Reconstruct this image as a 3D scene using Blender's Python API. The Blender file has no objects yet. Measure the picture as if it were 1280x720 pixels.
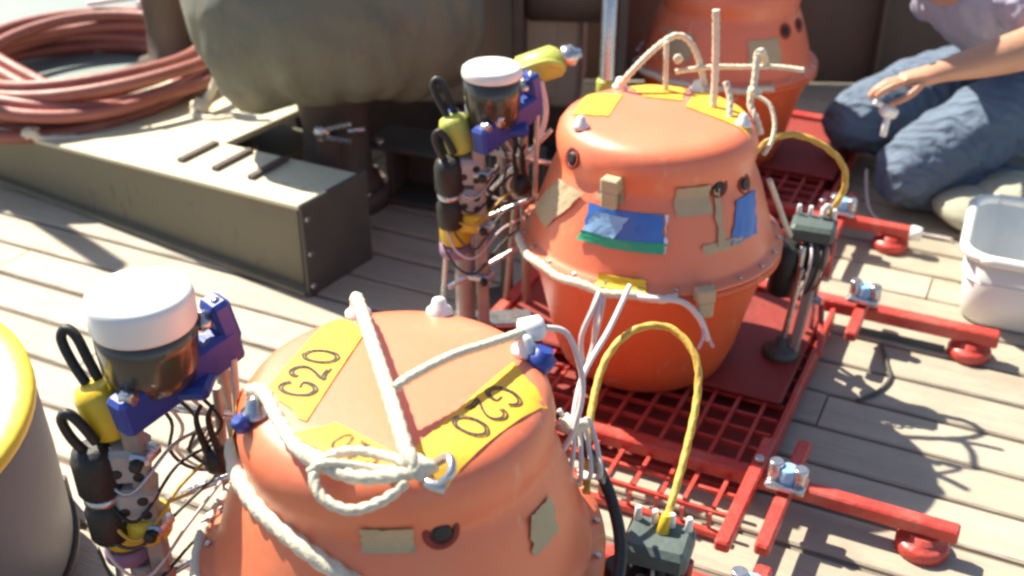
import bpy, bmesh, math, random
from mathutils import Vector, Matrix, Euler
random.seed(7)
R = math.radians
sc = bpy.context.scene
C = sc.collection
V = Vector

# ------------------------------------------------------------ camera, sky, sun, exposure
cam_d = bpy.data.cameras.new('camera'); cam = bpy.data.objects.new('camera', cam_d); C.objects.link(cam)
cam.location = (0, 0, 1.45); cam.rotation_euler = (R(60), 0, 0)
cam_d.lens = 40.2; cam_d.sensor_width = 36; cam_d.clip_end = 3000; cam_d.clip_start = 0.02
cam_d.dof.use_dof = True; cam_d.dof.focus_distance = 1.7; cam_d.dof.aperture_fstop = 3.4
sc.camera = cam
SUN_AZ, SUN_EL = R(-46), R(50)            # azimuth measured from +Y, negative = to the left
w = bpy.data.worlds.new("World"); sc.world = w; w.use_nodes = True
nt = w.node_tree; bg = nt.nodes['Background']
sky = nt.nodes.new('ShaderNodeTexSky'); sky.sky_type = 'NISHITA'; sky.sun_disc = False
sky.sun_elevation = SUN_EL; sky.sun_rotation = SUN_AZ
nt.links.new(sky.outputs[0], bg.inputs[0]); bg.inputs[1].default_value = 0.075
sd = bpy.data.lights.new('sun', 'SUN'); sd.energy = 5.0; sd.angle = R(0.6); sd.color = (1.0, 0.92, 0.78)
sun = bpy.data.objects.new('sun', sd); C.objects.link(sun)
dirv = V((math.sin(SUN_AZ)*math.cos(SUN_EL), math.cos(SUN_AZ)*math.cos(SUN_EL), math.sin(SUN_EL)))
sun.rotation_euler = dirv.to_track_quat('Z', 'Y').to_euler(); sun.location = (-2, 4, 6)
sc.view_settings.view_transform = 'Standard'; sc.view_settings.look = 'None'
sc.view_settings.exposure = 1.15; sc.view_settings.gamma = 1
sc.cycles.filter_width = 2.6

U = V((.902, -.432, 0)); N = V((.432, .902, 0))      # along and across the deck planks
ANG = math.atan2(U.y, U.x)

# ------------------------------------------------------------ materials
def lin(c):
    return tuple((x/12.92 if x <= .04045 else ((x+.055)/1.055)**2.4) for x in c)
def hx(h): return lin([int(h[i:i+2], 16)/255 for i in (0, 2, 4)])
MATS = {}
def mat(name, col, rough=.5, metal=0, var=.12, scale=14, bump=.15, dirt=None, dirt_amt=.35, coat=0, rnd=0, sub=0, trans=0, bscale=None, stretch=None, scuff=None, wrinkle=0, stain=0):
    m = bpy.data.materials.new(name); m.use_nodes = True; t = m.node_tree; b = t.nodes['Principled BSDF']
    L = t.links.new
    b.inputs['Roughness'].default_value = rough; b.inputs['Metallic'].default_value = metal
    b.inputs['Coat Weight'].default_value = coat; b.inputs['Coat Roughness'].default_value = .36 if 'orange' in name else .25
    if trans: b.inputs['Transmission Weight'].default_value = trans
    if sub:
        b.inputs['Subsurface Weight'].default_value = sub; b.inputs['Subsurface Radius'].default_value = (.02, .01, .005)
    tc = t.nodes.new('ShaderNodeTexCoord'); mp = t.nodes.new('ShaderNodeMapping'); L(tc.outputs['Object'], mp.inputs[0])
    if stretch: mp.inputs['Scale'].default_value = stretch
    oi = t.nodes.new('ShaderNodeObjectInfo')
    add = t.nodes.new('ShaderNodeVectorMath'); add.operation = 'ADD'
    ml = t.nodes.new('ShaderNodeMath'); ml.operation = 'MULTIPLY'; ml.inputs[1].default_value = 37
    L(oi.outputs['Random'], ml.inputs[0]); L(mp.outputs[0], add.inputs[0]); L(ml.outputs[0], add.inputs[1])
    n1 = t.nodes.new('ShaderNodeTexNoise'); n1.inputs['Scale'].default_value = scale; n1.inputs['Detail'].default_value = 6; n1.inputs['Roughness'].default_value = .62
    L(add.outputs[0], n1.inputs['Vector'])
    mx = t.nodes.new('ShaderNodeMix'); mx.data_type = 'RGBA'
    lo = tuple(max(0, x*(1-var*1.6)) for x in col); hi = tuple(min(1, x*(1+var)) for x in col)
    mx.inputs['A'].default_value = (*lo, 1); mx.inputs['B'].default_value = (*hi, 1); L(n1.outputs[0], mx.inputs['Factor'])
    out = mx.outputs['Result']
    if dirt:
        n2 = t.nodes.new('ShaderNodeTexNoise'); n2.inputs['Scale'].default_value = scale*.45; n2.inputs['Detail'].default_value = 8; n2.inputs['Roughness'].default_value = .7
        L(add.outputs[0], n2.inputs['Vector'])
        mr = t.nodes.new('ShaderNodeMapRange'); mr.inputs[1].default_value = .52; mr.inputs[2].default_value = .68; mr.inputs[4].default_value = dirt_amt
        L(n2.outputs[0], mr.inputs[0])
        m2 = t.nodes.new('ShaderNodeMix'); m2.data_type = 'RGBA'; L(out, m2.inputs['A']); m2.inputs['B'].default_value = (*dirt, 1); L(mr.outputs[0], m2.inputs['Factor'])
        out = m2.outputs['Result']
    if scuff:                                   # short scratches and specks
        mp2 = t.nodes.new('ShaderNodeMapping'); mp2.inputs['Scale'].default_value = (1, 1, .25) if not stretch else (.4, 1.6, 1); mp2.inputs['Rotation'].default_value = (.5, .3, .2)
        L(add.outputs[0], mp2.inputs[0])
        n4 = t.nodes.new('ShaderNodeTexNoise'); n4.inputs['Scale'].default_value = scale*7; n4.inputs['Detail'].default_value = 3; n4.inputs['Distortion'].default_value = 1.5
        L(mp2.outputs[0], n4.inputs['Vector'])
        n5 = t.nodes.new('ShaderNodeTexNoise'); n5.inputs['Scale'].default_value = scale*.8; L(add.outputs[0], n5.inputs['Vector'])
        r4 = t.nodes.new('ShaderNodeMapRange'); r4.inputs[1].default_value = .60; r4.inputs[2].default_value = .70; L(n4.outputs[0], r4.inputs[0])
        r5 = t.nodes.new('ShaderNodeMapRange'); r5.inputs[1].default_value = .48; r5.inputs[2].default_value = .62; r5.inputs[4].default_value = .75; L(n5.outputs[0], r5.inputs[0])
        mm_ = t.nodes.new('ShaderNodeMath'); mm_.operation = 'MULTIPLY'; L(r4.outputs[0], mm_.inputs[0]); L(r5.outputs[0], mm_.inputs[1])
        m3 = t.nodes.new('ShaderNodeMix'); m3.data_type = 'RGBA'; L(out, m3.inputs['A']); m3.inputs['B'].default_value = (*scuff, 1); L(mm_.outputs[0], m3.inputs['Factor'])
        out = m3.outputs['Result']
    if stain:                                   # broad damp patches and scuffed areas across neighbouring pieces
        ge = t.nodes.new('ShaderNodeNewGeometry'); n6 = t.nodes.new('ShaderNodeTexNoise'); n6.inputs['Scale'].default_value = 2.3; n6.inputs['Detail'].default_value = 9; n6.inputs['Roughness'].default_value = .68
        L(ge.outputs['Position'], n6.inputs['Vector'])
        r6 = t.nodes.new('ShaderNodeMapRange'); r6.inputs[1].default_value = .50; r6.inputs[2].default_value = .66; r6.inputs[4].default_value = stain; L(n6.outputs[0], r6.inputs[0])
        m4 = t.nodes.new('ShaderNodeMix'); m4.data_type = 'RGBA'; L(out, m4.inputs['A']); m4.inputs['B'].default_value = (.25, .205, .15, 1); L(r6.outputs[0], m4.inputs['Factor'])
        out = m4.outputs['Result']
    if rnd:
        hs = t.nodes.new('ShaderNodeHueSaturation'); mr2 = t.nodes.new('ShaderNodeMapRange')
        mr2.inputs[3].default_value = 1-rnd; mr2.inputs[4].default_value = 1+rnd
        L(oi.outputs['Random'], mr2.inputs[0]); L(mr2.outputs[0], hs.inputs['Value']); L(out, hs.inputs['Color']); out = hs.outputs[0]
    L(out, b.inputs['Base Color'])
    rr = t.nodes.new('ShaderNodeMapRange'); rr.inputs[3].default_value = max(0, rough-.12); rr.inputs[4].default_value = min(1, rough+.12)
    L(n1.outputs[0], rr.inputs[0]); L(rr.outputs[0], b.inputs['Roughness'])
    if bump:
        n3 = t.nodes.new('ShaderNodeTexNoise'); n3.inputs['Scale'].default_value = bscale or scale*4; n3.inputs['Detail'].default_value = 5
        L(add.outputs[0], n3.inputs['Vector'])
        bp = t.nodes.new('ShaderNodeBump'); bp.inputs['Strength'].default_value = bump; bp.inputs['Distance'].default_value = .01
        L(n3.outputs[0], bp.inputs['Height']); L(bp.outputs[0], b.inputs['Normal'])
        if wrinkle:
            wv = t.nodes.new('ShaderNodeTexWave'); wv.inputs['Scale'].default_value = wrinkle; wv.inputs['Distortion'].default_value = 15; wv.inputs['Detail'].default_value = 3; wv.inputs['Detail Scale'].default_value = .7
            wv.bands_direction = 'DIAGONAL'; L(add.outputs[0], wv.inputs['Vector'])
            b2 = t.nodes.new('ShaderNodeBump'); b2.inputs['Strength'].default_value = .38; b2.inputs['Distance'].default_value = .02
            L(wv.outputs['Fac'], b2.inputs['Height']); L(bp.outputs[0], b2.inputs['Normal']); L(b2.outputs[0], b.inputs['Normal'])
    MATS[name] = m
    return m
WOOD = mat('sun_bleached_plank', (.43, .375, .285), .6, var=.10, scale=9, bump=.45, dirt=(.31, .26, .19), dirt_amt=.55, rnd=.10, stain=.45, scuff=(.22, .17, .12), stretch=(.5, 6, 6), bscale=22)
CAULK = mat('deck_caulk', (.17, .14, .11), .9, bump=.2)
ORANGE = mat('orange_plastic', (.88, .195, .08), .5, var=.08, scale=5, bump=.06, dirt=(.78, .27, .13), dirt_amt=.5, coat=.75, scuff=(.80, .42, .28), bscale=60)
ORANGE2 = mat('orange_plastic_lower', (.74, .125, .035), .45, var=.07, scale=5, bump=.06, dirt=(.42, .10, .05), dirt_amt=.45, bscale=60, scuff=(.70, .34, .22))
YTAPE = mat('yellow_tape', (.88, .47, .03), .62, var=.08, scale=18, bump=.12, dirt=(.70, .42, .08), dirt_amt=.3)
INK = mat('black_ink', (.03, .025, .02), .6, bump=0)
ROPE = mat('pale_rope', (.76, .68, .52), .85, var=.15, scale=60, bump=.3, dirt=(.45, .38, .28), dirt_amt=.3)
YROPE = mat('yellow_cable', (.66, .42, .07), .5, var=.2, scale=40, bump=.2, dirt=(.55, .30, .10), dirt_amt=.5)
WCABLE = mat('white_cable', (.70, .63, .60), .5, var=.1, scale=40, bump=.1)
PCABLE = mat('mauve_cable', (.55, .38, .45), .5, var=.1, scale=40, bump=.1)
RED = mat('red_painted_steel', (.52, .05, .034), .45, var=.2, scale=20, bump=.25, dirt=(.50, .17, .13), dirt_amt=.55, scuff=(.12, .05, .03), coat=.2)
DRED = mat('dark_red_plate', (.27, .032, .022), .6, var=.2, scale=12, bump=.2, dirt=(.10, .02, .015), dirt_amt=.6)
WHITE = mat('white_plastic', (.80, .80, .77), .4, var=.03, scale=10, bump=.04, dirt=(.62, .60, .54), dirt_amt=.25)
BLUE = mat('blue_plastic', (.022, .055, .30), .42, var=.15, scale=20, bump=.1, dirt=(.07, .09, .33), dirt_amt=.5)
BLACK = mat('black_rubber', (.018, .018, .016), .5, var=.2, scale=30, bump=.2)
BAND = mat('dark_glossy_band', (.05, .045, .03), .16, var=.25, scale=8, bump=.03, coat=.5)
GREY = mat('grey_cast_block', (.42, .40, .38), .55, var=.12, scale=30, bump=.2, dirt=(.25, .23, .2), dirt_amt=.5)
STEEL = mat('stainless_steel', (.55, .55, .56), .28, metal=.9, var=.12, scale=30, bump=.1, dirt=(.30, .27, .24), dirt_amt=.4)
POST = mat('weathered_post', (.36, .31, .27), .5, metal=.3, var=.15, scale=25, bump=.2, dirt=(.20, .16, .12), dirt_amt=.5)
TAPE = mat('khaki_tape', (.50, .40, .24), .6, var=.1, scale=20, bump=.2, dirt=(.38, .30, .2), dirt_amt=.3)
STKB = mat('blue_sticker', (.05, .20, .62), .35, var=.25, scale=12, bump=.03)
STKL = mat('pale_blue_sticker', (.28, .52, .78), .35, var=.1, scale=12, bump=.03)
STKG = mat('green_sticker', (.03, .42, .22), .35, var=.15, scale=12, bump=.03)
YEL = mat('yellow_plastic', (.74, .50, .02), .38, var=.12, scale=20, bump=.08, dirt=(.5, .36, .04), dirt_amt=.4, coat=.2)
YG = mat('yellow_green_plastic', (.50, .52, .09), .45, var=.15, scale=16, bump=.15, dirt=(.30, .32, .06), dirt_amt=.5)
MAUVE = mat('mauve_plastic', (.32, .18, .28), .5, var=.12, scale=20, bump=.1)
TEAL = mat('dark_teal_grey', (.085, .115, .105), .5, var=.2, scale=20, bump=.15)
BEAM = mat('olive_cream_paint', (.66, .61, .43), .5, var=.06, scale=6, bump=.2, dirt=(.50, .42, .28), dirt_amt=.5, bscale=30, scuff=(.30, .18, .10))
OLIVE = mat('olive_grey_paint', (.44, .40, .30), .6, var=.08, scale=5, bump=.2, dirt=(.22, .17, .11), dirt_amt=.6, bscale=30, scuff=(.14, .08, .05))
CAPST = mat('grey_green_paint', (.15, .155, .115), .6, var=.14, scale=5, bump=.3, dirt=(.09, .075, .05), dirt_amt=.7, bscale=30, scuff=(.24, .16, .10), wrinkle=3)
OLIVE_SHADE = mat('shaded_olive_paint', (.19, .17, .11), .65, var=.08, scale=5, bump=.2, dirt=(.14, .11, .07), dirt_amt=.6, bscale=30, scuff=(.10, .06, .04))  # darker copy of the beam paint, side shade put into the colour
DARK = mat('dark_brown_steel', (.095, .072, .058), .6, var=.2, scale=8, bump=.3, dirt=(.13, .06, .035), dirt_amt=.5)
DGREY = mat('dark_grey_steel', (.07, .072, .065), .55, var=.2, scale=10, bump=.2, dirt=(.12, .10, .08), dirt_amt=.4)
HOSE = mat('dull_red_hose', (.36, .115, .085), .5, var=.15, scale=12, bump=.15, dirt=(.50, .26, .20), dirt_amt=.5, rnd=.15)
TEALP = mat('teal_grey_paint', (.20, .25, .23), .55, var=.12, scale=8, bump=.15, dirt=(.25, .18, .14), dirt_amt=.5)
DRUMG = mat('drum_grey', (.15, .185, .215), .5, var=.1, scale=8, bump=.1, dirt=(.22, .20, .16), dirt_amt=.4)
DRUMY = mat('drum_yellow', (.78, .58, .05), .4, var=.08, scale=14, bump=.1, dirt=(.62, .42, .06), dirt_amt=.3, coat=.2)
TRAYW = mat('milky_plastic', (.74, .75, .72), .35, var=.05, scale=12, bump=.08, dirt=(.5, .5, .5), dirt_amt=.3, sub=.15)
CLOTH = mat('khaki_green_cloth', (.44, .44, .33), .9, var=.1, scale=14, bump=.4, dirt=(.33, .33, .25), dirt_amt=.3, bscale=20)
JEANS = mat('blue_denim', (.115, .16, .225), .85, var=.25, scale=12, bump=.7, dirt=(.15, .215, .30), dirt_amt=.6, wrinkle=9, bscale=24)
SHIRT = mat('grey_lavender_cotton', (.38, .37, .46), .9, var=.1, scale=10, bump=.5, wrinkle=7, dirt=(.28, .28, .36), dirt_amt=.4, bscale=14)
SKIN = mat('tanned_skin', (.55, .28, .17), .5, var=.08, scale=14, bump=.12, sub=.12)
HAIR = mat('dark_brown_hair', (.035, .02, .012), .6, var=.3, scale=60, bump=.6)
SEA = mat('sea_water', (.02, .06, .075), .12, var=.3, scale=.6, bump=.6, bscale=1.2)

# ------------------------------------------------------------ mesh builder
class M:
    def __init__(s): s.v = []; s.f = []; s.sm = []
    def add(s, vs, fs, smooth=False):
        o = len(s.v); s.v += [tuple(v) for v in vs]; s.f += [tuple(i+o for i in f) for f in fs]; s.sm += [smooth]*len(fs); return s
    def box(s, c, size, rot=None, bev=0):
        hx_, hy, hz = [x/2 for x in size]; b = min(bev, hx_*.8, hy*.8, hz*.8)
        rm = rot if isinstance(rot, Matrix) else (Euler(rot).to_matrix() if rot else Matrix.Identity(3)); c = V(c)
        if b <= 0:
            vs = [V((x, y, z)) for z in (-hz, hz) for x, y in ((-hx_, -hy), (hx_, -hy), (hx_, hy), (-hx_, hy))]
            fs = [(3, 2, 1, 0), (4, 5, 6, 7), (0, 1, 5, 4), (1, 2, 6, 5), (2, 3, 7, 6), (3, 0, 4, 7)]
        else:
            def ring(x, y, z, k): return [V(p) for p in ((-x+k, -y, z), (x-k, -y, z), (x, -y+k, z), (x, y-k, z), (x-k, y, z), (-x+k, y, z), (-x, y-k, z), (-x, -y+k, z))]
            vs = ring(hx_-b, hy-b, -hz, b*.4)+ring(hx_, hy, -hz+b, b)+ring(hx_, hy, hz-b, b)+ring(hx_-b, hy-b, hz, b*.4)
            fs = [tuple(range(7, -1, -1)), tuple(range(24, 32))]
            for r_ in range(3):
                for i in range(8): fs.append((r_*8+i, r_*8+(i+1) % 8, r_*8+8+(i+1) % 8, r_*8+8+i))
        return s.add([rm @ v + c for v in vs], fs)
    def bar(s, a, b, wd, ht, bev=0, up=(0, 0, 1)):
        a, b = V(a), V(b); x = (b-a).normalized(); y = V(up).cross(x)
        if y.length < 1e-4: y = V((0, 1, 0)).cross(x)
        y.normalize(); z = x.cross(y); rm = Matrix((x, y, z)).transposed()
        return s.box((a+b)/2, ((b-a).length, wd, ht), rm, bev)
    def lathe(s, prof, seg=32, c=(0, 0, 0), axis=(0, 0, 1), wob=0):
        q = V((0, 0, 1)).rotation_difference(V(axis).normalized()); c = V(c); vs = []; fs = []
        for r, z in prof:
            for i in range(seg):
                a = 2*math.pi*i/seg; rr = r*(1+wob*math.sin(3*a+z*9))
                vs.append(q @ V((rr*math.cos(a), rr*math.sin(a), z)) + c)
        n = len(prof)
        for j in range(n-1):
            for i in range(seg): fs.append((j*seg+i, j*seg+(i+1) % seg, (j+1)*seg+(i+1) % seg, (j+1)*seg+i))
        s.add(vs, fs, True)
        o = len(s.v)-len(vs)
        if prof[0][0] > 1e-5: s.f.append(tuple(o+i for i in range(seg-1, -1, -1))); s.sm.append(False)
        if prof[-1][0] > 1e-5: s.f.append(tuple(o+(n-1)*seg+i for i in range(seg))); s.sm.append(False)
        return s
    def cyl(s, a, b, r0, r1=None, seg=20, bev=.15):
        a, b = V(a), V(b); L = (b-a).length; r1 = r0 if r1 is None else r1; e = min(bev*min(r0, r1), L*.3)
        return s.lathe([(r0-e, 0), (r0, e), (r1, L-e), (r1-e, L)], seg, a, b-a)
    def tube(s, pts, r, seg=8, closed=False, twist=0, sub=6, flat=1.0):
        P = spline(pts, sub, closed); n = len(P); vs = []; fs = []
        up = V((0, 0, 1)); d0 = (P[1]-P[0]).normalized()
        if abs(d0.z) > .9: up = V((0, 1, 0))
        nrm = (up - d0*up.dot(d0)).normalized(); dist = 0
        for i in range(n):
            a = P[(i-1) % n] if (closed or i) else P[0]; b = P[(i+1) % n] if (closed or i < n-1) else P[-1]
            d = (b-a).normalized(); nrm = (nrm - d*nrm.dot(d)).normalized(); bn = d.cross(nrm)
            if i: dist += (P[i]-P[i-1]).length
            rr = r(i/(n-1)) if callable(r) else r
            for k in range(seg):
                t = 2*math.pi*k/seg; f = rr
                if twist: f = rr*(.78+.32*abs(math.cos(1.5*(t-dist*twist/max(rr, 1e-4)))))
                vs.append(P[i]+nrm*math.cos(t)*f*flat+bn*math.sin(t)*f)
        m_ = n if closed else n-1
        for i in range(m_):
            for k in range(seg): fs.append((i*seg+k, i*seg+(k+1) % seg, ((i+1) % n)*seg+(k+1) % seg, ((i+1) % n)*seg+k))
        s.add(vs, fs, True)
        if not closed:
            o = len(s.v)-len(vs)
            s.f.append(tuple(o+i for i in range(seg-1, -1, -1))); s.sm.append(False)
            s.f.append(tuple(o+(n-1)*seg+i for i in range(seg))); s.sm.append(False)
        return s
    def blob(s, c, rad, seg=14, rings=9, jit=.1, rot=None):
        vs = []; fs = []; c = V(c); rm = Euler(rot).to_matrix() if rot else Matrix.Identity(3); ph = random.random()*6
        for j in range(rings+1):
            th = math.pi*j/rings
            for i in range(seg):
                a = 2*math.pi*i/seg; k = 1+jit*(math.sin(3*a+ph+2*th)+.6*math.sin(5*a-ph*2+3*th))
                if j in (0, rings): k = 1
                vs.append(rm @ V((rad[0]*math.sin(th)*math.cos(a)*k, rad[1]*math.sin(th)*math.sin(a)*k, -rad[2]*math.cos(th)*(1+.3*(k-1))))+c)
        for j in range(rings):
            for i in range(seg): fs.append((j*seg+i, j*seg+(i+1) % seg, (j+1)*seg+(i+1) % seg, (j+1)*seg+i))
        return s.add(vs, fs, True)
    def mesh(s, name):
        me = bpy.data.meshes.new(name); me.from_pydata(s.v, [], s.f); me.polygons.foreach_set('use_smooth', s.sm); me.update(); return me
def spline(pts, sub=6, closed=False):
    P = [V(p) for p in pts]; n = len(P)
    if n < 3 and not closed: return [P[0].lerp(P[-1], i/max(1, sub)) for i in range(sub+1)]
    out = []; rng = n if closed else n-1
    for i in range(rng):
        g = (lambda k: P[k % n]) if closed else (lambda k: P[max(0, min(n-1, k))])
        a, b, c, d = g(i-1), g(i), g(i+1), g(i+2)
        for j in range(sub):
            t = j/sub
            out.append(.5*((2*b)+(c-a)*t+(2*a-5*b+4*c-d)*t*t+(3*b-a-3*c+d)*t**3))
    if not closed: out.append(P[-1])
    return out
def ob(name, m, material, parent=None, **k):
    me = m.mesh(name) if isinstance(m, M) else m
    if not me.materials: me.materials.append(material)
    o = bpy.data.objects.new(name, me); C.objects.link(o); o.parent = parent
    for a, b in k.items(): o[a] = b
    return o
def thing(name, label, cat, loc=(0, 0, 0), rz=0, group=None):
    o = bpy.data.objects.new(name, None); C.objects.link(o); o.location = loc; o.rotation_euler = (0, 0, rz); o.empty_display_size = .1
    o['label'] = label; o['category'] = cat
    if group: o['group'] = group
    return o

# ------------------------------------------------------------ setting: sea, deck base, planks
sea = ob('sea', M().add([(-1500, -1500, -3), (1500, -1500, -3), (1500, 1500, -3), (-1500, 1500, -3)], [(0, 1, 2, 3)]), SEA, kind='structure')
deck = ob('deck', M().box((0, 0, -.158), (16, 9.6, .3)), CAULK, kind='structure')
deck.rotation_euler = (0, 0, ANG); deck.location = (U*0+N*2.6)
PW, GAP, PL = .1285, .013, 2.6
pm = M()
L_, W_, b_ = PL-.004, PW-GAP, .004
prof = [(-W_/2, -.03), (-W_/2, -b_), (-W_/2+b_, 0), (-W_/4, .0007), (W_/4, .0007), (W_/2-b_, 0), (W_/2, -b_), (W_/2, -.03)]
vs = [(x, y, z) for x in (-L_/2, L_/2) for y, z in prof]; k = len(prof)
pm.add(vs, [(i, i+1, k+i+1, k+i) for i in range(k-1)]+[tuple(range(k)), tuple(range(2*k-1, k-1, -1))])
pmesh = pm.mesh('plank'); pmesh.materials.append(WOOD)
pmesh.flip_normals()
for j in range(-16, 34):                       # rows across the deck, deck-local y
    y = j*PW
    off = ((j*7) % 5)/5*PL + (.13 if j % 2 else 0)
    for i in range(-3, 3):
        x = i*PL+off
        p = bpy.data.objects.new('plank', pmesh); C.objects.link(p); p.parent = deck
        p.location = (x, y+random.uniform(-.0018, .0018), random.uniform(-.0016, .0014)); p.rotation_euler = (random.uniform(-.004, .004), 0, 0)
        if (j+i) % 2: p.rotation_euler.z = math.pi
        # matching surface is z = 0

# ------------------------------------------------------------ ocean bottom instrument
TOPZ = .60
prof_up = [(.268, .345), (.268, .352), (.250, .357), (.246, .366), (.230, .420), (.210, .478), (.201, .500), (.1955, .510), (.1945, .522), (.197, .534), (.1975, .556), (.193, .576), (.183, .590), (.168, .5985), (.150, .6015), (.12, .603), (.06, .6042), (.0001, .6045)]
prof_lo = [(.10, .035), (.150, .045), (.178, .07), (.196, .12), (.214, .20), (.232, .27), (.247, .312), (.250, .322), (.268, .327), (.268, .344)]
def surf(prof, z):
    for (r0, z0), (r1, z1) in zip(prof, prof[1:]):
        if min(z0, z1) <= z <= max(z0, z1) and z0 != z1: return r0+(r1-r0)*(z-z0)/(z1-z0)
    return prof[0][0]
def topz(r):
    pr = [(p[0], p[1]) for p in prof_up[11:]]
    for (r0, z0), (r1, z1) in zip(pr, pr[1:]):
        if r1 <= r <= r0: return z0+(z1-z0)*(r0-r)/(r0-r1)
    return pr[0][1] if r > pr[0][0] else pr[-1][1]
def top_patch(m, corners, off=.0016, nu=14, nv=6, rough_edge=0):
    c = [V((*p, 0)) for p in corners]; vs = []; fs = []
    for j in range(nv+1):
        for i in range(nu+1):
            a = c[0].lerp(c[1], i/nu); b = c[3].lerp(c[2], i/nu); p = a.lerp(b, j/nv)
            if rough_edge and i in (0, nu): p += (c[1]-c[0]).normalized()*random.uniform(-rough_edge, rough_edge)
            p.z = topz(math.hypot(p.x, p.y))+off+random.uniform(-.0003, .0006); vs.append(p)
    for j in range(nv):
        for i in range(nu): q = j*(nu+1)+i; fs.append((q, q+1, q+nu+2, q+nu+1))
    return m.add(vs, fs, True)
def side_patch(m, a0, a1, z0, z1, prof=prof_up, off=.003, n=10, skew=0, nz=6):
    vs = []; fs = []
    for j in range(nz+1):
        z = z0+(z1-z0)*j/nz
        for i in range(n+1):
            a = R(a0+(a1-a0)*i/n+skew*j/nz+(random.uniform(-.8, .8) if off > .0029 and i in (0, n) else 0)); r = surf(prof, z)+off+random.uniform(-.0012, .0016)*(off < .01)+(.004*random.random() if j in (0, nz) and i in (0, n) else 0); vs.append((r*math.cos(a), r*math.sin(a), z))
    for j in range(nz):
        for i in range(n): q = j*(n+1)+i; fs.append((q, q+1, q+n+2, q+n+1))
    return m.add(vs, fs, True)
GL = {'G': [[(.92, .80), (.70, .97), (.40, .98), (.14, .75), (.05, .45), (.15, .15), (.42, .02), (.72, .06), (.93, .26), (.95, .46), (.60, .47)]],
      '2': [[(.08, .74), (.22, .95), (.52, 1.0), (.80, .86), (.82, .62), (.55, .35), (.10, .03), (.50, .05), (.92, .02)]],
      '0': [[(.50, 1.0), (.18, .84), (.06, .50), (.18, .14), (.50, 0.0), (.82, .14), (.94, .50), (.82, .84), (.50, 1.0)]]}
def lettering(m, text, origin, ex, ey, size, wd=.0024, double=True):
    """marker-pen strokes on the crown; origin is the lower-left corner, ex/ey unit reading and up directions"""
    o, ex, ey = V((*origin, 0)), V((*ex, 0)).normalized(), V((*ey, 0)).normalized(); x = 0
    for ch in text:
        for st in GL[ch]:
            for dx in ((-.055, .055) if double else (0,)):
                P = []
                cx = .5
                for (a, b) in st:
                    k = 1+dx*1.9
                    P.append(o+ex*(x+((a-.5)*k+.5)*size*.62)+ey*(((b-.5)*k+.5)*size))
                S = spline(P, 5); vs = []; fs = []
                for i, p in enumerate(S):
                    d = (S[min(i+1, len(S)-1)]-S[max(i-1, 0)]).normalized(); s_ = V((-d.y, d.x, 0))*wd/2*(.8+.5*math.sin(i*1.3+x*200)**2)
                    for q in (p+s_, p-s_): q = q.copy(); q.z = topz(math.hypot(q.x, q.y))+.0028+dx*.006; vs.append(q)
                for i in range(len(S)-1): fs.append((2*i, 2*i+1, 2*i+3, 2*i+2))
                m.add(vs, fs)
        x += size*.80
    return m
wire_long = M().bar((-.33, 0, 0), (.33, 0, 0), .0075, .0075).mesh('grating_wire'); wire_long.materials.append(RED)
wire_cross = M().bar((0, -.43, 0), (0, .33, 0), .0075, .0075).mesh('grating_wire'); wire_cross.materials.append(RED)
tooth = M().bar((0, 0, 0), (0, 0, .05), .006, .006).mesh('tray_tooth'); tooth.materials.append(RED)
def frame_local(x, y, z=0):        # frame axes (along, across) -> instrument axes
    return U*x+N*y+V((0, 0, z))
def arm_bolt(m, p, ax=(0, 0, 1), r=.007, l=.008):
    p = V(p); ax = V(ax).normalized(); m.lathe([(r, 0), (r, l*.8), (r*.8, l)], 6, p, ax); return m
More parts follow.
